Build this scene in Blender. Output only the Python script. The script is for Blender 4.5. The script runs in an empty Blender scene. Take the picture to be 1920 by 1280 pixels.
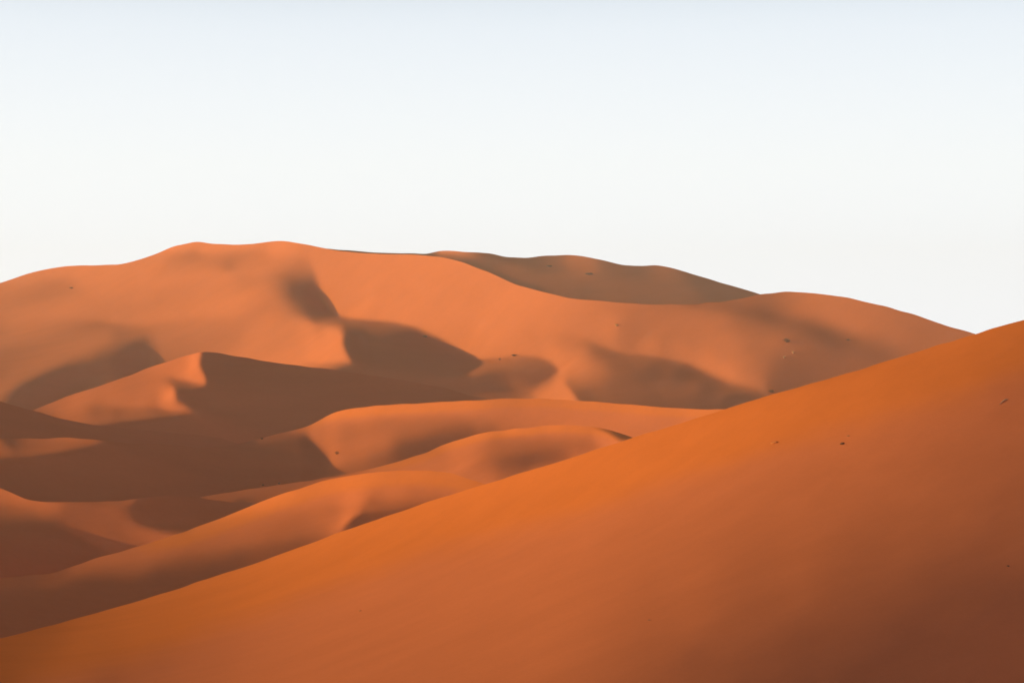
import bpy, math, random
import numpy as np

# ------------------------------------------------------------------ camera, sky, sun, exposure
sc = bpy.context.scene
C = sc.collection
F = 3850.0                       # focal length in photo pixels (1920 wide)
CX, CY = 960.0, 640.0
cam_d = bpy.data.cameras.new("camera")
cam_d.sensor_width = 36.0
cam_d.lens = 36.0 * F / 1920.0
cam_d.clip_start = 0.5
cam_d.clip_end = 20000
cam = bpy.data.objects.new("camera", cam_d)
cam.location = (0, 0, 0)
cam.rotation_euler = (math.radians(90), 0, 0)      # level, looking along +Y
C.objects.link(cam)
sc.camera = cam

SUN_EL, SUN_BACK = 11.5, 20.0                      # degrees above the horizon; degrees behind pure left
el, bk = math.radians(SUN_EL), math.radians(SUN_BACK)
SUN = np.array([-math.cos(el) * math.cos(bk), -math.cos(el) * math.sin(bk), math.sin(el)])
sd = bpy.data.lights.new("sun", 'SUN')
sd.energy = 2.42
sd.angle = math.radians(0.6)
sd.color = (1.0, 0.865, 0.30)
sun = bpy.data.objects.new("sun", sd)
from mathutils import Vector
sun.rotation_euler = Vector(SUN).to_track_quat('Z', 'Y').to_euler()
sun.location = (-300, -100, 200)
C.objects.link(sun)

world = bpy.data.worlds.new("World")
sc.world = world
world.use_nodes = True
wn = world.node_tree
bg = wn.nodes["Background"]
sky = wn.nodes.new("ShaderNodeTexSky")
sky.sky_type = 'NISHITA'
sky.sun_disc = False
sky.sun_elevation = el
sky.sun_rotation = math.atan2(SUN[0], SUN[1])
sky.air_density = 1.0
sky.dust_density = 1.5
sky.ozone_density = 1.5
# dusty desert air: pale veil over the sky, thickest near the horizon
wtc = wn.nodes.new("ShaderNodeTexCoord")
sep = wn.nodes.new("ShaderNodeSeparateXYZ")
wn.links.new(wtc.outputs["Generated"], sep.inputs[0])
ramp = wn.nodes.new("ShaderNodeValToRGB")
ramp.color_ramp.interpolation = 'B_SPLINE'
SKY_RAMP = [(0.0, 1.0), (0.06, 0.99), (0.15, 0.95), (0.19, 0.6), (0.26, 0.10), (0.38, 0.01), (1.0, 0.0)]
cr = ramp.color_ramp
cr.elements[0].position = 0.0; cr.elements[0].color = (SKY_RAMP[0][1],) * 3 + (1,)
cr.elements[1].position = 1.0; cr.elements[1].color = (SKY_RAMP[-1][1],) * 3 + (1,)
for pos, v in SKY_RAMP[1:-1]:
    e = cr.elements.new(pos); e.color = (v, v, v, 1)
wn.links.new(sep.outputs["Z"], ramp.inputs[0])
veil = wn.nodes.new("ShaderNodeMix"); veil.data_type = 'RGBA'
wn.links.new(ramp.outputs["Color"], veil.inputs["Factor"])
wn.links.new(sky.outputs[0], veil.inputs["A"])
VEIL = 7.6                      # veil colour: white at the horizon, faintly blue higher up
tint = wn.nodes.new("ShaderNodeValToRGB")
tc_ = tint.color_ramp
tc_.elements[0].position = 0.0; tc_.elements[0].color = (1.0, 1.03, 1.07, 1)
tc_.elements[1].position = 0.18; tc_.elements[1].color = (0.83, 0.90, 0.985, 1)
e = tc_.elements.new(0.085); e.color = (0.95, 0.985, 1.0, 1)
wn.links.new(sep.outputs["Z"], tint.inputs[0])
vm = wn.nodes.new("ShaderNodeVectorMath"); vm.operation = 'SCALE'
# dust scatters forward: the veil is brighter on the sun's side of the sky (outside the picture)
dt = wn.nodes.new("ShaderNodeVectorMath"); dt.operation = 'DOT_PRODUCT'
wn.links.new(wtc.outputs["Generated"], dt.inputs[0]); dt.inputs[1].default_value = tuple(SUN)
am = wn.nodes.new("ShaderNodeMapRange"); am.interpolation_type = 'SMOOTHSTEP'
am.inputs["From Min"].default_value = 0.0; am.inputs["From Max"].default_value = 1.0
am.inputs["To Min"].default_value = VEIL; am.inputs["To Max"].default_value = VEIL * 4.5
wn.links.new(dt.outputs["Value"], am.inputs["Value"]); wn.links.new(am.outputs["Result"], vm.inputs["Scale"])
wn.links.new(tint.outputs["Color"], vm.inputs[0])
wn.links.new(vm.outputs[0], veil.inputs["B"])
wn.links.new(veil.outputs["Result"], bg.inputs[0])
bg.inputs[1].default_value = 0.075
sc.view_settings.view_transform = 'Standard'
sc.view_settings.look = 'None'
sc.view_settings.gamma = 1.0
sc.view_settings.exposure = 0.9

# ------------------------------------------------------------------ materials
def sand_material(name, crest_band, pale, scale, bump):
    """fresh = more saturated orange near the crest; pale = duller colour farther down the slopes"""
    m = bpy.data.materials.new(name)
    m.use_nodes = True
    nt = m.node_tree
    N, K = nt.nodes.new, nt.links.new
    b = nt.nodes["Principled BSDF"]
    b.inputs["Roughness"].default_value = 1.0
    b.inputs["Specular IOR Level"].default_value = 0.0
    tc = N("ShaderNodeTexCoord")
    def noise(sc_, det, vec=None, rough=0.6):
        n = N("ShaderNodeTexNoise")
        n.inputs["Scale"].default_value = sc_; n.inputs["Detail"].default_value = det
        n.inputs["Roughness"].default_value = rough
        K(vec if vec else tc.outputs["Object"], n.inputs["Vector"])
        return n.outputs["Fac"]
    def math_(op, a, b_=None, clamp=False):
        n = N("ShaderNodeMath"); n.operation = op; n.use_clamp = clamp
        for k, v in enumerate((a, b_)):
            if v is None: continue
            if isinstance(v, (int, float)): n.inputs[k].default_value = v
            else: K(v, n.inputs[k])
        return n.outputs[0]
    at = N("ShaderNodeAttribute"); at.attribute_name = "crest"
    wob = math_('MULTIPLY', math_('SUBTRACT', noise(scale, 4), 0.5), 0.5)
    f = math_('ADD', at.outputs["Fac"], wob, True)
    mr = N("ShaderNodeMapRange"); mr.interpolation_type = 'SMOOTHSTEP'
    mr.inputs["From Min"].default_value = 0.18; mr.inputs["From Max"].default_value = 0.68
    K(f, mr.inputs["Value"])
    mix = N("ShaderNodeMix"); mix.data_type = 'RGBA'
    mix.inputs["A"].default_value = (*pale, 1); mix.inputs["B"].default_value = (*crest_band, 1)
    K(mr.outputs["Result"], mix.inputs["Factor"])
    # faint drawn-out streaks of darker grains, and a fine mottling
    mp = N("ShaderNodeMapping")
    mp.vector_type = 'TEXTURE'                        # streaks run obliquely up the slopes
    mp.inputs["Rotation"].default_value = (0, 0, 0.95)
    mp.inputs["Scale"].default_value = (7.0, 1.0, 1.0)
    K(tc.outputs["Object"], mp.inputs["Vector"])
    st = noise(scale * 6, 6, mp.outputs["Vector"], 0.65)
    gr = noise(scale * 60, 3)
    tone = math_('ADD', math_('MULTIPLY', math_('SUBTRACT', st, 0.5), 0.22), math_('MULTIPLY', math_('SUBTRACT', gr, 0.5), 0.10))
    tone = math_('ADD', tone, 1.0)
    hs = N("ShaderNodeHueSaturation")
    K(mix.outputs["Result"], hs.inputs["Color"]); K(tone, hs.inputs["Value"])
    K(hs.outputs["Color"], b.inputs["Base Color"])
    hgt = math_('ADD', math_('MULTIPLY', st, 1.0), math_('MULTIPLY', gr, 0.12))
    bp = N("ShaderNodeBump")
    bp.inputs["Strength"].default_value = bump
    bp.inputs["Distance"].default_value = 0.03 / scale
    K(hgt, bp.inputs["Height"]); K(bp.outputs["Normal"], b.inputs["Normal"])
    return m

CREST_COL, PALE, PALE_NEAR = (0.615, 0.138, 0.031), (0.575, 0.131, 0.044), (0.570, 0.136, 0.049)
sand_near = sand_material("sand_near", CREST_COL, PALE_NEAR, 0.12, 0.05)
sand_far = sand_material("sand_far", CREST_COL, PALE, 0.012, 0.05)
sand_main = sand_material("sand_main", CREST_COL, (0.575, 0.139, 0.047), 0.012, 0.05)     # the big far dunes are of paler, more golden sand

def link(name, me, mat, smooth=True, **props):
    me.materials.append(mat)
    if smooth:
        me.shade_smooth()
    o = bpy.data.objects.new(name, me)
    for k, v in props.items():
        o[k] = v
    C.objects.link(o)
    return o

# ------------------------------------------------------------------ relief solver
# A dune is described by its crest line, the distance of the crest and how strongly the low sun
# strikes its flanks.  The solver finds the continuous sand surface that has those flank
# directions (least squares on the surface slope), so all light and shade comes from the sun.
KS = 0.98
def lin(v):
    v = np.asarray(v, float) / 255.0
    return np.where(v <= 0.04045, v / 12.92, ((v + 0.055) / 1.055) ** 2.4)
def incidence(R, x, L):
    """sun share of a tone: what is left of it once the skylight is taken off"""
    am = np.array(L['amb'], float)
    v = (lin(R) - np.interp(x, am[:, 0], am[:, 1])) / L.get('ks', KS)
    return np.clip(np.where(v < 0.03, 2.5 * v - 0.045, v), -0.22, 0.9)

def smooth_curve(pts, xs):
    pts = np.array(sorted(pts), float)
    x, y = pts[:, 0], pts[:, 1]
    h = np.diff(x); d = np.diff(y) / h
    m = np.zeros_like(y)
    m[1:-1] = (d[:-1] * h[1:] + d[1:] * h[:-1]) / (h[:-1] + h[1:])
    m[0], m[-1] = d[0], d[-1]
    i = np.clip(np.searchsorted(x, xs) - 1, 0, len(h) - 1)
    t = np.clip((xs - x[i]) / h[i], -5, 6)
    out = np.where(t < 0, y[0] + (xs - x[0]) * d[0], 0)
    tt = np.clip(t, 0, 1)
    v = ((2*tt**3 - 3*tt**2 + 1) * y[i] + (tt**3 - 2*tt**2 + tt) * h[i] * m[i]
         + (-2*tt**3 + 3*tt**2) * y[i+1] + (tt**3 - tt**2) * h[i] * m[i+1])
    v = np.where(t < 0, out, v)
    return np.where(t > 1, y[-1] + (xs - x[-1]) * d[-1], v)

def cg(A, b, x, n, Minv, tol=1e-5):
    r = b - A(x); z = Minv * r; p = z.copy(); rz = (r * z).sum(); r0 = math.sqrt((b * b).sum()) + 1e-20
    for _ in range(n):
        Ap = A(p); al = rz / ((p * Ap).sum() + 1e-30)
        x = x + al * p; r = r - al * Ap
        if math.sqrt((r * r).sum()) < tol * r0: break
        z = Minv * r; rz2 = (r * z).sum(); p = z + (rz2 / (rz + 1e-30)) * p; rz = rz2
    return x

def up2(a, shape):
    J, I = shape
    j = np.linspace(0, a.shape[0] - 1, J); i = np.linspace(0, a.shape[1] - 1, I)
    j0 = np.minimum(j.astype(int), a.shape[0] - 2); i0 = np.minimum(i.astype(int), a.shape[1] - 2)
    fj = (j - j0)[:, None]; fi = (i - i0)[None, :]
    return (a[j0][:, i0] * (1-fj) * (1-fi) + a[j0+1][:, i0] * fj * (1-fi)
            + a[j0][:, i0+1] * (1-fj) * fi + a[j0+1][:, i0+1] * fj * fi)

def target_field(L, xs, ws, ridge, init):
    """smooth field through the given tone samples; crisp along the given edges"""
    I, J = len(xs), len(ws); hx, hw = xs[1] - xs[0], ws[1] - ws[0]
    px, py, pv, pw = [], [], [], []
    for (x, y, R) in L['tones']:
        px.append(x); py.append(y); pv.append(R); pw.append(0.35)
    for e in L.get('edges', []):
        off = max(3.0, 0.8 * hx)
        for (x0, y0, a0, b0), (x1, y1, a1, b1) in zip(e[:-1], e[1:]):
            ln = math.hypot(x1 - x0, y1 - y0); n = max(2, int(ln / 2.5))
            nx, ny = (y1 - y0) / ln, -(x1 - x0) / ln
            for k in range(n):
                t = (k + .5) / n; x = x0 + (x1-x0)*t; y = y0 + (y1-y0)*t
                px += [x + nx*off, x - nx*off]; py += [y + ny*off, y - ny*off]
                pv += [a0 + (a1-a0)*t, b0 + (b1-b0)*t]; pw += [0.5, 0.5]
    for e in L.get('strokes', []):
        for (x0, y0, a0), (x1, y1, a1) in zip(e[:-1], e[1:]):
            n = max(2, int(math.hypot(x1 - x0, y1 - y0) / 6))
            for k in range(n):
                t = (k + .5) / n
                px.append(x0 + (x1-x0)*t); py.append(y0 + (y1-y0)*t); pv.append(a0 + (a1-a0)*t); pw.append(0.3)
    px, py, pw = map(np.array, (px, py, pw)); pv = incidence(np.array(pv), px, L)
    fi = (px - xs[0]) / hx; fj = (py - np.interp(px, xs, ridge) - ws[0]) / hw
    ok = (fi >= 0) & (fi < I - 1) & (fj > -4) & (fj < J - 1)
    fi, fj, pv, pw = fi[ok], np.clip(fj[ok], 0, J - 1.001), pv[ok], pw[ok]
    W = np.zeros((J, I)); V = np.zeros((J, I))
    i0 = fi.astype(int); j0 = fj.astype(int); fi -= i0; fj -= j0
    for dj in (0, 1):
        for di in (0, 1):
            w = pw * np.abs(1-dj-fj) * np.abs(1-di-fi)
            np.add.at(W, (j0+dj, i0+di), w); np.add.at(V, (j0+dj, i0+di), w * pv)
    lam, mu = 0.004, 0.05
    def Lap(a):
        o = np.zeros_like(a)
        d = a[1:] - a[:-1]; o[:-1] += d; o[1:] -= d
        d = a[:, 1:] - a[:, :-1]; o[:, :-1] += d; o[:, 1:] -= d
        return o
    def A(a):
        l = Lap(a); return W * a - lam * l + mu * Lap(l) + 1e-6 * a
    T0 = init if init is not None else np.full((J, I), pv.mean())
    return cg(A, V, T0, 260, 1.0 / (W + 4 * lam + 20 * mu))

def solve_relief(L):
    x0, x1 = L['x']; H = L['h']; fine = L.get('step', 4.0)
    psi = None; T = None
    for step in (fine * 4, fine * 2, fine):
        xs = np.arange(x0, x1 + 0.1, step); ws = np.arange(0, H + 0.1, step)
        ridge = smooth_curve(L['crest'], xs)
        k = np.array([1, 2, 1]) / 4.0
        for _ in range(int(2 if step > fine else 3)):
            ridge[1:-1] = ridge[:-2] * k[0] + ridge[1:-1] * k[1] + ridge[2:] * k[2]
        if step == fine:
            rg = np.random.RandomState(len(L['name']) * 7 + 3)
            kx = np.arange(-400, 2401, 24.0)
            ridge = ridge + smooth_curve(list(zip(kx, rg.normal(0, L.get('nick', .55), len(kx)))), xs)
        I, J = len(xs), len(ws)
        T = target_field(L, xs, ws, ridge, None if T is None else up2(T, (J, I)))
        lnD = np.log(smooth_curve(L['dist'], xs))
        prior = lnD[None, :] - L['q0'] * ws[:, None] / F
        psi = prior.copy() if psi is None else up2(psi, (J, I))
        Tc = (T[1:, 1:] + T[1:, :-1] + T[:-1, 1:] + T[:-1, :-1]) / 4
        uc = (xs[1:] + xs[:-1]) / 2; wc = (ws[1:] + ws[:-1]) / 2
        rc = (ridge[1:] + ridge[:-1]) / 2; rs = np.diff(ridge) / step
        a = (uc[None, :] - CX) / F + 0 * wc[:, None]
        b = (CY - (rc[None, :] + wc[:, None])) / F
        def grads(z):
            du = (z[1:, 1:] + z[:-1, 1:] - z[1:, :-1] - z[:-1, :-1]) / (2 * step)
            dw = (z[1:, 1:] + z[1:, :-1] - z[:-1, 1:] - z[:-1, :-1]) / (2 * step)
            return F * (du - rs[None, :] * dw), -F * dw
        def gradsT(gp, gq):
            gu = F * gp / (2 * step); gw = (-F * rs[None, :] * gp - F * gq) / (2 * step)
            o = np.zeros((J, I))
            o[1:, 1:] += gu + gw; o[:-1, 1:] += gu - gw
            o[1:, :-1] += -gu + gw; o[:-1, :-1] += -gu - gw
            return o
        wp, wq, wpsi, wsm, wh = L.get('wp', .012), L.get('wq', .02), .10, .04, 0.6
        nout = {fine*4: 9, fine*2: 6, fine: 5}[step]
        for it in range(nout):
            p, q = grads(psi)
            c = 1 + a*p + b*q
            nn = np.sqrt(p*p + c*c + q*q)
            S = (p*SUN[0] - c*SUN[1] + q*SUN[2]) / nn
            Sp = (SUN[0] - a*SUN[1]) / nn - S * (p + c*a) / nn**2
            Sq = (SUN[2] - b*SUN[1]) / nn - S * (q + c*b) / nn**2
            Teff = Tc
            w1 = np.where(Tc < 0.0, 0.6, 1.0)
            sl = 1.52 * np.sqrt(1 + p*p)
            hin = (sl - q) > 0
            hp, hq = 1.52 * p / np.sqrt(1 + p*p), -1.0
            r1 = (S - Teff); rh = (sl - q)
            W1 = w1; WH = np.where(hin, wh**2, 0)
            def A(z):
                zp, zq = grads(z)
                s = W1 * (Sp*zp + Sq*zq); h = WH * (hp*zp + hq*zq)
                gp = Sp*s + hp*h + wp*wp*zp; gq = Sq*s + hq*h + wq*wq*zq
                for z_, g_ in ((zp, gp), (zq, gq)):
                    d = (z_[1:] - z_[:-1]) * wsm**2; g_[1:] += d; g_[:-1] -= d
                    d = (z_[:, 1:] - z_[:, :-1]) * wsm**2; g_[:, 1:] += d; g_[:, :-1] -= d
                return gradsT(gp, gq) + wpsi**2 * z
            gp = -(Sp*W1*r1 + hp*WH*rh + wp*wp*p); gq = -(Sq*W1*r1 + hq*WH*rh + wq*wq*(q - L['q0']))
            for z_, g_ in ((p, gp), (q, gq)):
                d = (z_[1:] - z_[:-1]) * wsm**2; g_[1:] -= d; g_[:-1] += d
                d = (z_[:, 1:] - z_[:, :-1]) * wsm**2; g_[:, 1:] -= d; g_[:, :-1] += d
            rhs = gradsT(gp, gq) - wpsi**2 * (psi - prior)
            dz = cg(A, rhs, np.zeros((J, I)), 200, 1.0, 1e-4)
            psi = psi + 0.8 * np.clip(dz, -.3, .3)
    return xs, ws, ridge, psi, float(np.abs((S - Teff) * w1).mean())

def build_dune(L, mat):
    xs, ws, ridge, psi, err = solve_relief(L)
    I, J = len(xs), len(ws)
    X = (xs[None, :] - CX) / F + 0 * ws[:, None]
    B = (CY - (ridge[None, :] + ws[:, None])) / F
    D = np.exp(psi)
    P = np.stack([D * X, D, D * B], -1)                      # rows: crest -> foot
    # where a nearer dune stands on this one's foot, the foot dives under it
    k = DUNES.index(L)
    cover = np.full(I, 1e9)
    for M in DUNES[k + 1:]:
        inside = (xs >= M['x'][0]) & (xs <= M['x'][1])
        cover = np.where(inside, np.minimum(cover, smooth_curve(M['crest'], xs)), cover)
    under = np.maximum(0, ridge[None, :] + ws[:, None] - cover[None, :] - 10.0)
    P[..., 2] -= np.maximum(0, 1.3 * under - 0.0) * D / F
    # lee side: falls away behind the crest to below the valley floor
    nb = 26
    d0 = D[0]
    hd = np.stack([X[0], np.ones(I)], -1); hd /= np.linalg.norm(hd, axis=1)[:, None]
    t = np.linspace(0, 1, nb + 1)[1:] ** 1.6
    depth = (P[0, :, 2] + 60.0) / L.get('lee', 0.5)
    back = []
    for tk in t[::-1]:
        s = tk * depth
        back.append(np.stack([P[0, :, 0] + hd[:, 0]*s, P[0, :, 1] + hd[:, 1]*s, P[0, :, 2] - s * L.get('lee', 0.5)], -1))
    # foot apron: keeps sloping down in front until it is under the valley floor
    front = []
    for k in range(1, 7):
        s = (k / 6.0) ** 1.3 * L.get('apron', 60.0)
        front.append(np.stack([P[-1, :, 0] - hd[:, 0]*s, P[-1, :, 1] - hd[:, 1]*s, P[-1, :, 2] - 0.22*s], -1))
    if L.get('apron', 60.0) <= 0: front = []
    nbk = len(back) + 1; back.append(P[0].copy())
    G = np.concatenate([np.array(back), P] + ([np.array(front)] if front else []), 0)
    R = G.shape[0]
    # left and right ends sink into the floor too
    ends = []
    for side in (0, -1):
        e = []
        if 'side' in L and not (side == 0 and L['x'][0] < -200):                                  # hidden flank: dips steeply under its neighbour
            for k in range(1, 13):
                s = (k / 12.0) * 60.0
                c = G[:, side].copy()
                c[:, 0] += (-s if side == 0 else s); c[:, 2] -= L['side'] * s
                e.append(c)
        else:                                            # the dune runs on past the picture and slowly sinks
            inner = G[:, 24] if side == 0 else G[:, -25]
            tg = (G[:, side] - inner); tg = tg[nbk - 1:nbk + J].mean(0); tg = tg / abs(tg[0])
            nx_ = G[:, 1] if side == 0 else G[:, -2]
            tl = G[:, side] - nx_; tl = tl / (np.abs(tl[:, :1]) + 1e-6); tl[:, 1] = np.clip(tl[:, 1], -3, 3); tl[:, 2] = np.clip(tl[:, 2], -.6, .6)
            c = G[:, side].copy()
            S_ = L.get('end', 170.0)
            for k in range(1, 13):
                u = min(1.0, k / 6.0)
                c = c + (tl * (1 - u) + tg[None, :] * u) * S_ / 12.0
                c[:, 2] -= 75.0 * ((k / 12.0) ** 2 - ((k - 1) / 12.0) ** 2)
                e.append(c)
        ends.append(e)
    G = np.concatenate([np.stack(ends[0][::-1], 1), G, np.stack(ends[1], 1)], 1)
    R, Cc = G.shape[:2]
    idx = np.arange(R * Cc).reshape(R, Cc)
    rows = np.array([r for r in range(R - 1) if r != nbk - 1])        # crease along the crest: lee and stoss keep their own normals
    fa = np.stack([idx[rows, :-1], idx[rows + 1, :-1], idx[rows + 1, 1:], idx[rows, 1:]], -1).reshape(-1, 4)
    me = bpy.data.meshes.new(L['name'])
    me.vertices.add(R * Cc); me.vertices.foreach_set("co", G.reshape(-1).astype(np.float32))
    me.loops.add(fa.size); me.loops.foreach_set("vertex_index", fa.reshape(-1).astype(np.int32))
    me.polygons.add(len(fa)); me.polygons.foreach_set("loop_start", np.arange(0, fa.size, 4, dtype=np.int32))
    me.update(calc_edges=True); me.validate()
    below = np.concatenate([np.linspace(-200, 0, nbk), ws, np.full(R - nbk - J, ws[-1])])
    cr = np.exp(-(np.abs(below) / L['crest_band']) ** 2) if L.get('crest_band') else np.zeros(len(below))  # more saturated colour, fading out with distance below the crest
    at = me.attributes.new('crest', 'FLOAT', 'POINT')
    fx = L.get('crest_band_from', -9999.0)
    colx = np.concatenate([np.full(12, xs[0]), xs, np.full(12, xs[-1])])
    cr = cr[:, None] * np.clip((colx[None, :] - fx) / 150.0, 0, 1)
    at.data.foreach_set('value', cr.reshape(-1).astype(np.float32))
    o = link(L['name'], me, mat, kind='structure', label=L['label'])
    L['_s'] = (xs, ws, ridge, psi)
    print("DUNE", L['name'], I, J, "err %.3f" % err, "D %.0f..%.0f" % (D.min(), D.max()), "z %.0f..%.0f" % (P[..., 2].min(), P[..., 2].max()))
    return o

def P3(s):      # "x,y,v x,y,v ..." -> list of tuples
    return [tuple(float(c) for c in t.split(',')) for t in s.split()]

DUNES = []
DUNES.append(dict(name="distant_dune", side=1.6, apron=20., amb=[(0,.215)], label="shaded purplish ridge of the most distant dune behind the main crest",
  x=(520, 1640), h=150, q0=4.5, lee=.45, dist=[(520, 1450), (1000, 1420), (1640, 1300)],
  crest=P3("520,500 570,480 600,468 640,469 700,473.5 760,475 795,475 830,471 870,471 920,476 970,484 1000,482 1040,479 1085,479.5 1130,488 1170,497 1200,498 1230,497 1250,500 1290,511 1330,523 1380,538 1420,550 1500,580 1640,640"),
  tones=P3("900,490,138 860,476,225 840,474,215 805,477,150 760,477,160 650,474,130 1000,500,138 1090,493,172 1060,485,165 1130,498,150 1200,520,138 1240,503,168 1300,530,132 1100,540,138 1000,530,138 1350,550,130 1200,570,135 900,520,138 700,500,138 1500,600,140"),
  strokes=[P3("1060,486,185 1095,494,192 1120,500,172"), P3("845,474,226 875,476,228"), P3("960,510,152 1050,528,152 1200,542,152 1300,545,146")],
  edges=[P3("800,479,170,135 830,482,225,135 880,482,200,135 920,482,150,135")]))
DUNES.append(dict(name="main_dune", amb=[(0,.19),(900,.215),(1800,.2)], ks=.87, label="large main dune with a long bright crest filling the background",
  x=(-280, 2140), h=330, q0=4.4, dist=[(-280, 960), (400, 1050), (700, 1120), (1000, 1080), (1450, 1040), (2140, 980)],
  crest=P3("-280,590 -100,552 0,531 50,514 110,501 150,498 200,497 240,492 290,477 340,458 370,454 410,458 470,457 530,452 560,456 600,465 650,472 700,475.5 790,478 850,487 900,504 960,530 1020,548 1080,560 1150,566 1220,570 1290,570 1350,566 1400,558 1430,551 1470,547 1540,551 1620,565 1700,586 1760,605 1830,627 1920,655 2140,720"),
  tones=P3("""0,545,200 60,530,210 130,515,215 230,505,218 330,480,205 370,462,228 0,575,188 0,600,198 0,620,190 70,552,188 120,535,195 -100,600,190 -200,650,170
   150,560,207 250,540,212 350,530,215 450,520,217 300,560,210 200,590,205 230,600,200 355,480,188 430,503,185 480,480,208 540,468,236 590,480,232 500,510,220
   270,600,212 290,585,213 400,560,224 480,550,220 340,590,214 300,630,190 380,620,198 450,595,205 520,565,198 400,640,188 350,655,180
   560,490,200 545,510,190 515,530,200 575,520,165 550,545,128 570,570,122 590,590,122 620,598,130 535,560,165 500,590,210
   540,620,217 600,620,218 560,650,224 620,660,230 500,660,220 430,655,205 450,680,222 640,680,228 550,690,226 460,630,212 480,610,208
   700,650,128 780,680,132 860,700,132 900,715,134 960,700,142 1000,700,148 1030,692,150 700,690,128 800,740,128 950,740,150
   620,500,225 640,560,222 700,590,228 750,500,234 850,520,238 900,540,237 800,560,232 1000,580,228 1080,590,216 950,620,226 850,610,224 1140,580,205 1000,640,222 1060,655,212 1100,625,218 1150,612,225 700,530,230 960,560,234
   1200,600,190 1250,650,188 1300,600,190 1350,620,196 1350,665,202 1400,690,195 1440,600,162 1430,590,155 1400,577,172 1460,572,175 1500,580,192 1550,580,198 1600,600,192 1700,620,180 1780,635,175 1560,640,135 1540,622,150 1620,650,160 1500,650,165 1450,640,188 1480,700,140 1520,700,140 1550,680,152 1440,722,150 1420,700,182 1660,663,150 1600,670,155 1250,590,190 1300,650,192
   1180,640,175 1200,625,178 1130,638,188 1160,635,180 1170,690,148 1200,700,132 1250,700,130 1300,720,130 1350,745,128 1130,690,185 1100,685,205 1080,715,190 1110,735,138 1075,735,150 1150,720,138 1060,690,208 1070,670,210
   1020,740,225 1040,732,228 1000,745,200 1900,700,170 2050,700,170
   60,740,95 90,730,90 100,748,82 130,700,108 180,700,118 110,712,105 160,728,165 230,680,95 260,660,112 270,640,128 250,693,95 292,650,165 305,680,178 220,650,150 200,690,138 170,680,165 150,690,150 120,665,170 60,695,178 20,720,172 180,640,178 100,645,172 40,655,165 330,650,185 200,620,185 240,625,165 -80,700,175 40,745,110 0,740,165
   0,680,165 30,690,176 80,675,172 20,760,120 140,750,120 1700,700,150"""),
  strokes=[P3("880,675,120 905,700,118 930,700,120 960,690,128 1000,688,136"), P3("573,478,214 571,503,196 566,525,165"), P3("0,538,205 60,520,212 130,508,218 230,504,220 300,484,224 360,463,232 420,467,228 520,461,238"),
           P3("20,566,190 80,547,182 134,534,190"),
           P3("0,605,200 60,585,206 130,565,211 250,545,216 350,525,220 450,508,223 520,483,230 560,466,238"),
           P3("310,490,204 340,480,190 372,470,188"),
           P3("300,506,210 370,490,204 440,476,198 500,466,206"),
           P3("235,600,206 270,607,213 310,603,215 350,595,219 400,580,224 450,560,224 490,540,216"),
           P3("250,622,170 300,627,182 350,627,190 420,612,196 480,592,200 520,575,198"),
           P3("300,665,180 340,648,186 400,645,192 450,628,198"),
           P3("0,662,162 60,652,168 130,637,176 190,627,178"),
           P3("0,695,160 60,682,174 120,667,178 180,652,176"),
           P3("30,745,100 60,728,92 100,710,98 140,695,108 175,680,122 200,665,135"),
           P3("15,715,172 60,700,174 100,682,174 150,664,174 200,647,170"),
           P3("150,742,150 172,724,166 190,708,162"),
           P3("215,690,102 240,678,92 262,660,105 272,642,128 268,625,148"),
           P3("1350,578,182 1400,585,165 1440,598,158 1480,610,172 1530,625,150 1560,640,138 1600,650,148 1640,655,152"),
           P3("1300,620,196 1350,632,200 1372,670,206 1400,700,196 1430,722,185"),
           P3("1500,575,192 1560,595,198 1600,610,196 1640,620,188 1700,625,182"),
           P3("1455,680,150 1490,700,138 1530,705,140"),
           P3("640,480,226 760,487,236 850,498,240 920,522,240 1000,552,232 1080,568,222"),
           P3("700,560,230 800,580,234 900,590,234 1000,600,228 1080,615,220"),
           P3("1100,600,214 1125,615,222 1145,628,222 1130,640,205")],
  edges=[P3("0,645,196,166 80,632,197,170 150,613,198,178 190,606,198,180"),
         P3("180,607,200,180 240,612,211,172 290,612,213,182 350,603,214,190 420,590,216,202"),
         P3("590,506,222,198 596,530,215,155 605,560,226,122 622,583,228,122 650,603,228,130"),
         P3("575,597,125,205 590,604,125,214 620,604,128,216 650,602,135,216"),
         P3("658,678,228,130 648,660,230,130 641,640,228,130 640,618,225,130 648,608,220,130"),
         P3("648,607,222,130 700,605,230,126 740,607,228,126 780,615,226,128 830,637,225,132 860,655,226,132 895,677,228,130 940,675,224,138 980,669,222,144 1010,670,218,147 1035,680,214,148 1050,697,210,150 1035,713,210,150 1000,730,215,150"),
         P3("658,678,140,226 600,690,150,226"),
         P3("1115,645,200,150 1180,667,188,136 1240,672,190,132 1290,683,192,130 1330,703,196,130 1370,722,195,130 1430,736,175,132"),
         P3("1060,722,160,225 1072,735,138,228 1082,750,138,225")]))
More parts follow.
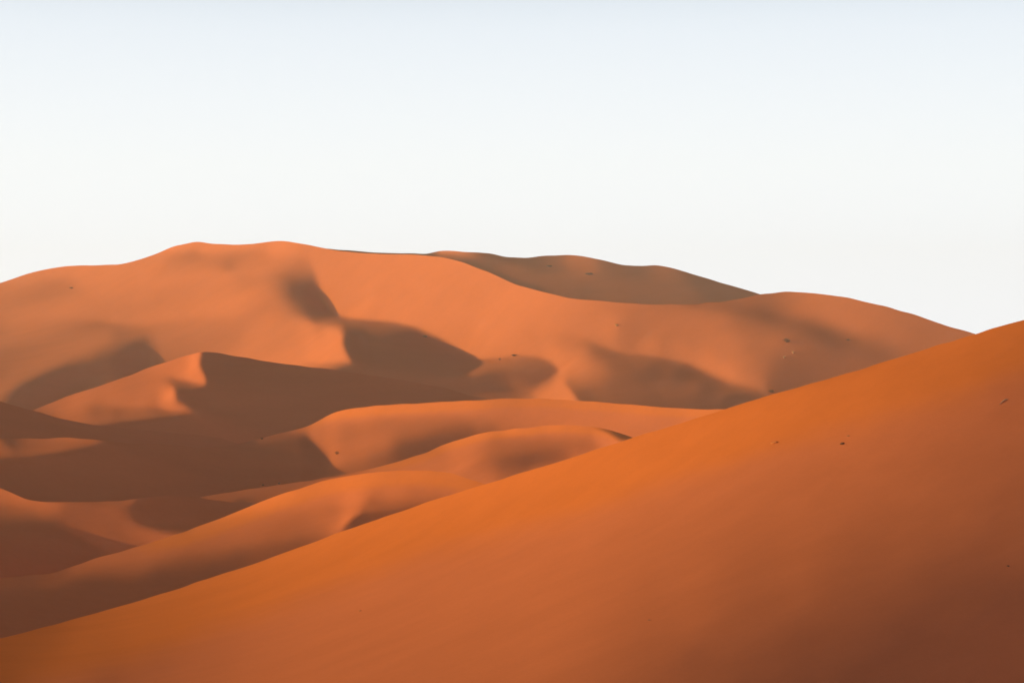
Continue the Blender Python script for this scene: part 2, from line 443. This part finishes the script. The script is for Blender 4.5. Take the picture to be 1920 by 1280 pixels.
DUNES.append(dict(name="pyramid_dune", side=1.6, apron=20., amb=[(100,.165),(800,.18)], ks=.94, label="pointed dune with a lit left flank and a dark right flank",
  x=(-60, 1120), h=200, q0=3.6, dist=[(-60, 640), (380, 700), (800, 660), (1120, 640)],
  crest=P3("-60,805 0,788 62,769 120,745 200,719 290,686 350,667 380,659 400,660 440,667 520,680 600,690 680,702 740,710 820,724 900,745 1000,770 1120,800"),
  tones=P3("""120,750,182 200,727,196 300,697,208 350,677,220 370,672,228 362,700,226 380,716,226 340,708,205 320,702,205 300,712,200 250,740,188 180,770,178 220,780,175 300,772,182 318,732,220 322,755,222 350,768,215 270,745,195 290,757,185 90,765,178
   420,700,112 480,720,112 450,760,105 550,760,108 600,700,120 700,740,120 800,745,120 620,740,115 500,790,103 400,790,112 560,800,110 350,740,108 360,755,108 200,820,90 300,830,90 900,780,120 450,690,112"""),
  edges=[P3("380,660,110,226 375,675,108,228 376,690,108,228 385,705,108,226 388,716,108,226 382,723,108,222 365,722,110,215 340,718,115,205 318,716,118,202 325,722,110,218 329,735,108,224 330,753,108,224 350,762,108,220 372,772,112,205 300,782,108,180 240,790,100,176 190,797,95,174 100,810,90,170")]))
DUNES.append(dict(name="valley_shoulder", side=1.6, apron=20., amb=[(0,.15)], label="low dark shaded dune in the left part of the valley",
  x=(-280, 620), h=130, q0=4.5, dist=[(-280, 560), (300, 560), (620, 550)],
  crest=P3("-280,700 -100,730 0,752 30,760 62,769 120,785 180,797 240,803 340,812 420,822 500,834 620,850"),
  tones=P3("0,770,90 60,790,80 150,810,82 250,815,88 350,825,95 -100,780,100 -200,800,120 450,840,100"), edges=[]))
DUNES.append(dict(name="valley_dune", crest_band=17., crest_band_from=520., amb=[(0,.14),(700,.175)], ks=.94, label="long mid valley dune with an orange rim right of the centre",
  x=(-280, 1640), h=240, q0=4.2, dist=[(-280, 500), (0, 500), (600, 520), (1000, 520), (1640, 500)],
  crest=P3("-280,828 -100,823 0,821.5 70,822.5 135,820 165,822 205,827 300,832 400,838 450,831 490,821 540,808 575,799 600,787 622,775 660,765 700,761 760,757 880,750.5 1000,747 1100,752 1200,760 1300,766 1360,768 1500,785 1640,810"),
  tones=P3("""620,782,229 660,770,230 720,766,230 800,761,226 900,757,223 1000,760,213 1100,765,216 1200,775,221 1300,775,223 1380,785,222 1100,787,210 1200,802,208 1260,790,210 1000,788,198 900,783,188 800,780,205 850,776,205 720,785,205 650,797,202 600,806,202 700,815,196 640,835,194 630,860,190 1300,820,215
   760,840,122 820,825,120 880,807,138 920,798,160 740,852,132 700,864,155 960,795,188 780,860,120 850,830,122 790,815,160 720,835,185 680,850,188
   560,810,190 440,838,125 540,850,118 500,850,112 560,880,120 440,860,110 400,870,95 300,870,85 450,890,115 600,890,125 200,880,85 100,880,80 20,880,75 100,920,72 300,920,80 500,900,112 650,885,160
   60,838,172 120,832,182 150,830,180 20,838,150 30,848,150 95,846,175 180,830,176 300,845,95 400,850,98 -60,840,150 -60,880,90 250,840,98 350,850,92 700,900,150 1000,850,190 1200,850,210 560,845,120"""),
  strokes=[P3("620,784,230 700,771,231 800,764,228 900,759,224"),
           P3("420,845,112 470,850,108 530,858,115 570,868,118"),
           P3("750,845,124 800,828,122 860,812,130"),
           P3("60,872,96 200,868,94 300,860,98"), P3("100,895,82 300,885,84 420,870,90"), P3("40,918,70 200,927,74 330,915,76"), P3("480,826,165 540,812,185 580,804,195"),
           P3("440,842,112 490,836,118 540,828,124 572,824,130"),P3("590,820,190 606,836,192 622,856,192"),
           P3("10,832,130 60,830,165 120,829,184 180,829,182"),
           P3("700,797,202 780,790,198 860,786,190 960,790,192")],
  edges=[P3("-60,858,155,95 0,858,160,95 60,855,170,98 110,848,176,100 160,838,178,102 205,829,175,104"),
         P3("575,817,198,118 592,835,196,118 612,852,195,120 620,872,194,122")]))
DUNES.append(dict(name="rounded_dune", side=1.6, apron=20., crest_band=17., crest_band_from=620., amb=[(300,.16),(700,.18)], label="rounded dune with a soft shaded hollow below its orange crest",
  x=(120, 1420), h=200, q0=4.4, dist=[(120, 410), (400, 415), (1000, 430), (1420, 420)],
  crest=P3("120,985 200,965 300,948 370,932 440,921 520,909 620,894 700,877.5 760,861 800,847 840,831 880,817 940,807 990,802 1040,797 1090,798.5 1130,803 1160,811 1190,821 1240,835 1420,880"),
  tones=P3("""430,938,148 520,925,152 660,897,185 700,888,202 760,870,207 850,836,226 900,820,229 960,812,231 1040,803,231 1090,806,226 900,835,207 830,860,202 780,880,205 1000,818,212 1060,820,198 960,838,178 920,858,165 960,860,138 1000,866,122 1040,850,148 1090,837,172 1110,825,192 1130,825,215 1150,835,222 880,880,198 850,890,205 1080,855,195 1020,840,165
   1000,885,205 920,900,205 450,945,105 600,930,170 750,920,200 1200,850,222 1000,930,200 300,980,110 960,872,150 900,866,185 820,880,203"""),
  strokes=[P3("390,937,146 480,926,152 540,914,156 600,904,166 650,894,180 700,884,200 760,868,207"),
           P3("930,835,185 980,832,178 1030,828,185"),
           P3("940,866,140 985,868,122 1020,858,132 1060,848,158")],
  edges=[P3("1112,800,135,226 1140,811,128,224 1163,826,128,224 1200,840,128,222"),
         P3("1095,799,228,220 1112,799.5,215,190")]))
DUNES.append(dict(name="bowl_dune", side=1.6, apron=20., amb=[(0,.13)], label="dark low dune with a shaded bowl at the lower left",
  x=(-280, 740), h=190, q0=4.2, dist=[(-280, 350), (0, 360), (300, 370), (740, 365)],
  crest=P3("-280,850 -150,872 -60,896 0,915 25,925 50,936 75,940 110,941 150,941 215,939 260,934 300,930 335,929 370,932 400,937 430,941 485,942 560,955 740,985"),
  tones=P3("""10,925,182 40,941,182 75,949,182 20,958,150 105,948,170 150,948,142 200,945,142 60,968,130 10,975,125 130,958,132 0,990,98 100,990,95 30,1005,75 100,1020,75 50,1060,72 150,1040,88 150,985,112 195,960,125 170,972,118 200,1000,148 240,1000,155 300,1003,165 220,1015,152 190,1028,105 215,980,125 250,955,85 300,950,85 350,970,85 300,980,92 400,955,85 450,950,80 340,992,105 280,985,120 -60,920,175 -60,960,130 -80,1040,90 200,1060,100 400,990,120 245,939,150 160,1010,100 500,1000,100 270,1030,140"""),
  edges=[P3("205,948,140,140 225,968,118,128 260,982,90,140 300,992,90,158 345,997,95,165 400,985,90,160"),
         P3("130,1000,125,85 165,1015,140,88 190,1033,145,90")]))
DUNES.append(dict(name="near_valley_dune", crest_band=30., crest_band_from=200., amb=[(0,.13),(700,.14)], label="dune with an orange crest rising right and a small peak near its foot",
  x=(-280, 1200), h=260, q0=4.2, dist=[(-280, 250), (0, 260), (400, 285), (800, 300), (1200, 290)],
  crest=P3("-280,1115 -100,1095 0,1083 60,1078 100,1073 140,1060 180,1046 230,1033 270,1021 320,1005 360,991 400,976 440,960 480,944 520,929 560,916 600,903 640,894 680,888 720,884 760,882 800,882 830,885 870,894 910,907 960,928 1200,1000"),
  tones=P3("""20,1088,118 80,1083,128 140,1068,165 200,1048,182 260,1031,192 320,1013,202 400,985,214 460,962,222 540,931,226 620,905,223 700,895,221 780,890,216 850,895,209 800,905,206 720,912,202 600,928,213 540,955,207 450,975,210 860,905,206 700,930,190 780,925,186 620,950,196 560,972,186 450,990,200 380,1003,202 700,943,175 500,985,186 300,1033,182 250,1048,162 630,960,202 600,973,197 655,962,218 430,1018,160 350,1038,140 550,995,163 600,990,165 635,980,190 500,1012,145 560,1010,138 450,1040,118 350,1062,112 200,1078,118 100,1102,112 0,1105,115 50,1140,96 200,1110,98 300,1090,98 100,1165,78 0,1175,72 400,1065,105 0,1135,98 270,1110,96 900,930,200
   700,970,115 740,964,118 680,985,112 780,980,130 660,1010,125 -100,1110,118 -100,1170,90 560,1040,115 300,1050,135 760,945,180"""),
  strokes=[P3("140,1064,168 200,1046,186 270,1026,200 360,997,212 440,967,220 520,936,228"),
           P3("100,1085,130 180,1070,132 260,1056,150 350,1036,148 430,1020,158 500,1008,160")],
  edges=[P3("680,957,115,212 662,968,112,212 648,985,115,200 640,1000,118,185"),
         P3("680,956,195,115 740,953,180,118 800,944,178,122")]))
DUNES.append(dict(name="foreground_dune", crest_band=110., amb=[(0,.135)], label="smooth orange dune slope crossing the foreground from lower left to upper right",
  x=(-700, 3000), h=780, step=6.0, q0=4.0, wp=.03, lee=.5, end=110., apron=10., ks=1.03,
  dist=[(-700, 118), (0, 108), (500, 98), (1000, 90), (1500, 84), (2160, 80), (3000, 76)],
  crest=P3("-700,1365 -400,1298 -240,1258 0,1196 100,1170 200,1143 320,1107 400,1081 480,1055 560,1026 640,996 700,975 760,955 800,941 860,923 910,907 1000,880 1080,855 1165,827 1240,804 1300,785 1360,767 1400,754 1460,736 1560,708 1640,684 1740,653 1828,626 1870,613 1920,599 2160,530 2500,455 3000,420"),
  tones=P3("""10,1210,135 100,1185,145 60,1230,140 150,1200,160 0,1250,130 0,1280,125 200,1280,138 200,1170,165 300,1130,178 250,1180,170 400,1100,188 350,1170,175 300,1240,155 400,1250,165 500,1070,200 500,1120,195 600,1040,208 600,1100,198 500,1200,180 600,1160,190 700,1000,213 700,1080,205 700,1200,182 800,960,216 800,1040,206 800,1120,192 900,930,219 900,1000,213 900,1080,195 900,1180,184 800,1260,175
   1000,900,220 1000,960,216 1000,1030,200 1000,1120,190 1000,1240,178 1100,870,221 1100,930,218 1100,990,203 1100,1080,188 1100,1180,178 1200,830,220 1200,890,217 1200,950,200 1300,800,219 1300,860,214 1300,920,198 1300,1000,185 1300,1100,172 1300,1180,158 1300,1230,132 1400,770,216 1400,830,208 1400,900,190 1500,730,211 1500,790,205 1500,850,190 1500,950,178 1500,1050,165 1500,1120,150 1500,1180,125 1500,1270,110 1600,710,205 1600,770,200 1600,840,188 1700,680,200 1700,740,192 1700,820,178 1700,920,165 1700,1020,150 1700,1100,125 1700,1200,102 1800,650,195 1800,700,190 1800,760,175 1800,860,160 1900,620,185 1900,680,178 1900,730,165 1900,800,158 1900,900,145 1900,1000,135 1900,1060,120 1900,1150,95 1900,1270,85 1600,1270,103 1400,1270,118 1200,1270,148 1800,960,155"""),
  edges=[]))

import time
_t = time.time()
for L in DUNES:
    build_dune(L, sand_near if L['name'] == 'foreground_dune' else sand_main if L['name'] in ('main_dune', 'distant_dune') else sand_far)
print("relief solved in %.1f s" % (time.time() - _t))

# valley floor: one sheet to the horizon, under all the dunes
def ground():
    me = bpy.data.meshes.new("desert_floor")
    n = 90
    X, Y = np.meshgrid(np.linspace(-1240, 1240, n), np.linspace(-490, 1990, n))
    Z = -46 + 1.5 * np.sin(X / 130.0) * np.cos(Y / 170.0)
    co = np.stack([X, Y, Z], -1).reshape(-1, 3)
    idx = np.arange(n*n).reshape(n, n)
    fa = np.stack([idx[:-1, :-1], idx[:-1, 1:], idx[1:, 1:], idx[1:, :-1]], -1).reshape(-1, 4)
    me.from_pydata(co.tolist(), [], fa.tolist())
    link("desert_floor", me, sand_far, kind='structure', label='flat sandy desert floor between the dunes')
ground()

# ------------------------------------------------------------------ sparse desert plants and stones
def on_dune(name, x, y):
    """point of the dune's surface seen at photo position x, y"""
    xs, ws, ridge, psi = next(L for L in DUNES if L['name'] == name)['_s']
    fi = (x - xs[0]) / (xs[1] - xs[0]); i = int(fi); fi -= i
    fj = (y - np.interp(x, xs, ridge)) / (ws[1] - ws[0]); fj = max(0.0, fj); j = int(fj); fj -= j
    D = math.exp(psi[j, i]*(1-fj)*(1-fi) + psi[j+1, i]*fj*(1-fi) + psi[j, i+1]*(1-fj)*fi + psi[j+1, i+1]*fj*fi)
    return Vector((D * (x - CX) / F, D, D * (CY - y) / F)), D

def plain(name, col, rough=0.9):
    m = bpy.data.materials.new(name); m.use_nodes = True
    nt = m.node_tree; b = nt.nodes["Principled BSDF"]
    b.inputs["Roughness"].default_value = rough; b.inputs["Specular IOR Level"].default_value = 0.1
    tc = nt.nodes.new("ShaderNodeTexCoord"); n = nt.nodes.new("ShaderNodeTexNoise"); n.inputs["Scale"].default_value = 4.0
    nt.links.new(tc.outputs["Object"], n.inputs["Vector"])
    hs = nt.nodes.new("ShaderNodeHueSaturation"); hs.inputs["Color"].default_value = (*col, 1)
    mr = nt.nodes.new("ShaderNodeMapRange"); mr.inputs["To Min"].default_value = 0.6; mr.inputs["To Max"].default_value = 1.35
    nt.links.new(n.outputs["Fac"], mr.inputs["Value"]); nt.links.new(mr.outputs["Result"], hs.inputs["Value"])
    nt.links.new(hs.outputs["Color"], b.inputs["Base Color"])
    return m
M_DARK = plain("shrub_leaf", (0.15, 0.075, 0.042)); M_STEM = plain("shrub_wood", (0.11, 0.06, 0.035))
M_STRAW = plain("dry_straw", (0.60, 0.30, 0.15)); M_STONE = plain("stone", (0.10, 0.035, 0.018))

def raw_mesh(name, v, f, mat, parent=None):
    me = bpy.data.meshes.new(name); me.from_pydata(v, [], f); me.materials.append(mat)
    o = bpy.data.objects.new(name, me); C.objects.link(o); o.parent = parent
    return o

def blades(rnd, n, w, h, lean, width):
    """curved tapering blades springing from a small base"""
    v, f = [], []
    for _ in range(n):
        a = rnd.uniform(0, 6.283); r = rnd.uniform(0, .22) * w
        bx, by = r * math.cos(a), r * math.sin(a)
        a2 = a + rnd.uniform(-.6, .6); L_ = h * rnd.uniform(.55, 1.0); out = w * .5 * rnd.uniform(.3, 1.0) * lean
        px, py = -math.sin(a2) * width, math.cos(a2) * width
        base = len(v); seg = 4
        for k in range(seg + 1):
            t = k / seg; x = bx + math.cos(a2) * out * t ** 1.6; y = by + math.sin(a2) * out * t ** 1.6
            z = L_ * (t - .35 * lean * t * t) - .03 * h; s_ = (1 - t) ** .7 + .08
            v += [(x - px*s_, y - py*s_, z), (x + px*s_, y + py*s_, z)]
        for k in range(seg):
            q = base + 2*k; f.append((q, q+1, q+3, q+2))
    return v, f

def leaves(rnd, n, w, h, size):
    v, f = [], []
    for _ in range(n):
        while True:
            x, y, z = (rnd.uniform(-1, 1) for _ in range(3))
            if x*x + y*y + z*z < 1: break
        bump = 1 + .25 * math.sin(5*x + 3*y)
        cx, cy, cz = x*w*.5*bump, y*w*.5*bump, h*.5 + z*h*.5
        a, b_ = rnd.uniform(0, 6.28), rnd.uniform(-1, 1)
        ux, uy, uz = math.cos(a)*size, math.sin(a)*size, b_*size*.6
        wx, wy, wz = -math.sin(a)*size*.4, math.cos(a)*size*.4, rnd.uniform(-.3, .5)*size
        k = len(v)
        v += [(cx-ux, cy-uy, cz-uz), (cx+wx, cy+wy, cz+wz), (cx+ux, cy+uy, cz+uz), (cx-wx, cy-wy, cz-wz)]
        f.append((k, k+1, k+2, k+3))
    return v, f

def shrub(dune, x, y, wpx, hpx, label, seed):
    rnd = random.Random(seed); p, D = on_dune(dune, x, y); w, h = wpx * D / F, hpx * D / F
    r = bpy.data.objects.new("desert_shrub", None); C.objects.link(r); r.location = p - Vector((0, 0, .04*h))
    r['label'] = label; r['category'] = 'shrub'
    v, f = leaves(rnd, 420, w, h, w * .045); raw_mesh("foliage", v, f, M_DARK, r)
    v, f = blades(rnd, 26, w * 1.15, h * 1.15, .9, w * .012); raw_mesh("stems", v, f, M_STEM, r)
    return r

def tuft(dune, x, y, wpx, hpx, label, seed, mat=None):
    rnd = random.Random(seed); p, D = on_dune(dune, x, y); w, h = wpx * D / F, hpx * D / F
    v, f = blades(rnd, 70, w, h * 1.25, .8, w * .022)
    o = raw_mesh("grass_tuft", v, f, mat or M_STRAW); o.location = p
    o['label'] = label; o['category'] = 'grass tuft'
    return o

def stone(dune, x, y, wpx, hpx, rot, label, seed, mat=None, name="stone", cat="stone"):
    import bmesh
    rnd = random.Random(seed); p, D = on_dune(dune, x, y); w, h = wpx * D / F, hpx * D / F
    bm = bmesh.new(); bmesh.ops.create_icosphere(bm, subdivisions=3, radius=.5)
    k = [(rnd.uniform(-1, 1), rnd.uniform(-1, 1), rnd.uniform(-1, 1), rnd.uniform(2, 6)) for _ in range(6)]
    for vt in bm.verts:
        c = vt.co.normalized()
        d = 1 + sum(.06 * math.sin(q[3] * (c.x*q[0] + c.y*q[1] + c.z*q[2]) + q[0]*5) for q in k)
        vt.co = Vector((c.x*.5*w*d, c.y*.4*w*d, c.z*.5*h*d + .12*h))
    me = bpy.data.meshes.new(name); bm.to_mesh(me); bm.free(); me.materials.append(mat or M_STONE); me.shade_smooth()
    o = bpy.data.objects.new(name, me); C.objects.link(o); o.location = p; o.rotation_euler = (0, rot, rnd.uniform(-.3, .3))
    o['label'] = label; o['category'] = cat
    return o

shrub('main_dune', 1475, 641, 15, 8, "largest dark shrub, alone on the right flank of the far dune", 1)
shrub('main_dune', 1590, 638, 9, 3, "low flat dark shrub farthest right on the far dune", 2)
shrub('main_dune', 797, 632, 11, 4, "small dark shrub at the edge of the big oval shadow on the far dune", 3)
shrub('main_dune', 937, 675, 6, 5, "small round dark shrub in the notch between two shadows on the far dune", 4)
shrub('main_dune', 134, 541, 8, 3, "tiny dark shrub near the left end of the far dune", 5)
shrub('main_dune', 1446, 735, 12, 5, "dark shrub at the foot of the far dune, just above the foreground crest", 6)
shrub('pyramid_dune', 280, 814, 14, 5, "low dark shrub in the shaded hollow below the pointed dune", 7)
shrub('valley_dune', 632, 851, 9, 6, "brown shrub on the lit slope below the orange valley rim", 8)
shrub('distant_dune', 1030, 500, 12, 3, "faint dark shrub on the left part of the distant shaded ridge", 9)
shrub('distant_dune', 1105, 515, 16, 4, "faint wide dark shrub near the middle of the distant shaded ridge", 10)
tuft('main_dune', 1156, 611, 12, 6, "pale dry grass tuft on the bright centre of the far dune", 11)
tuft('main_dune', 1470, 671, 9, 6, "pale dry grass tuft below the largest dark shrub, left one of a pair", 12)
tuft('main_dune', 1487, 662, 10, 6, "pale dry grass tuft below the largest dark shrub, right one of a pair", 13)
tuft('main_dune', 965, 667, 20, 4, "wide low grass tuft beside the small round dark shrub", 14, M_STEM)
tuft('valley_dune', 491, 823, 10, 4, "rusty grass tuft on the left crest of the valley dune", 15, M_STEM)
stone('foreground_dune', 1579, 832, 8, 4.5, -.35, "dark red stone half sunk in the right foreground slope", 21)
stone('foreground_dune', 1590, 817, 6, 2, -.2, "small flat stone just above the dark red stone in the foreground", 22, plain("brown_stone", (0.34, 0.12, 0.04)))
stone('foreground_dune', 1451, 830, 14, 3.2, -.3, "flat sand-coloured stone left of the dark red stone", 23, plain("sandy_stone", (0.50, 0.135, 0.034)))
stone('foreground_dune', 1890, 1061, 6, 3, 0, "small dark stone near the lower right edge of the foreground slope", 24)
stone('foreground_dune', 1217, 1162, 6, 2, 0, "tiny brown stone low in the middle of the foreground slope", 25, plain("dull_stone", (0.30, 0.10, 0.04)))
stone('foreground_dune', 675, 1145, 6, 2.4, 0, "tiny brown stone on the left half of the foreground slope", 26, plain("dull_stone", (0.32, 0.11, 0.04)))
stone('rounded_dune', 493, 909, 4, 3, 0, "left dark stone of the pair on the shaded valley floor", 27)
stone('rounded_dune', 523, 906, 5, 3, 0, "right dark stone of the pair on the shaded valley floor", 28)

def stalk(dune, x0, y0, x1, y1, label):
    """a dry bent stalk lying on the sand"""
    a, D = on_dune(dune, x0, y0); b_, _ = on_dune(dune, x1, y1)
    v, f = [], []; n = 12; r0 = 1.3 * D / F
    for k in range(n + 1):
        t = k / n; c, _ = on_dune(dune, x0 + (x1-x0)*t, y0 + (y1-y0)*t - 2.0*math.sin(math.pi*t))
        rr = r0 * (.35 + math.sin(math.pi * min(1, t * 1.05)) * .65)
        for q in range(6):
            an = q * math.pi / 3
            v.append((c.x - a.x, c.y - a.y + rr*math.cos(an), c.z - a.z + rr*.6 + rr*math.sin(an)))
    for k in range(n):
        for q in range(6):
            f.append((6*k + q, 6*k + (q+1) % 6, 6*(k+1) + (q+1) % 6, 6*(k+1) + q))
    o = raw_mesh("dry_stalk", v, f, M_STRAW); o.location = a
    o['label'] = label; o['category'] = 'stalk'
stalk('foreground_dune', 1874, 758, 1890, 748, "thin pale dry stalk lying high on the right foreground slope")

# ------------------------------------------------------------------ thin desert haze
def haze():
    x0, x1, y0, y1, z0, z1 = -1250, 1250, -500, 2000, -110, 90
    me = bpy.data.meshes.new("haze")
    v = [(x, y, z) for z in (z0, z1) for y in (y0, y1) for x in (x0, x1)]
    me.from_pydata(v, [], [(0, 2, 3, 1), (4, 5, 7, 6), (0, 1, 5, 4), (2, 6, 7, 3), (0, 4, 6, 2), (1, 3, 7, 5)])
    m = bpy.data.materials.new("haze"); m.use_nodes = True
    nt = m.node_tree
    nt.nodes.remove(nt.nodes["Principled BSDF"])
    vol = nt.nodes.new("ShaderNodeVolumePrincipled")
    vol.inputs["Color"].default_value = (0.98, 0.80, 0.64, 1)
    vol.inputs["Density"].default_value = HAZE_DENSITY
    vol.inputs["Anisotropy"].default_value = 0.2
    nt.links.new(vol.outputs[0], nt.nodes["Material Output"].inputs["Volume"])
    link("haze", me, m, smooth=False, kind='stuff', label='thin pale desert haze in front of the far dunes', category='haze')
HAZE_DENSITY = 1.5e-4
haze()
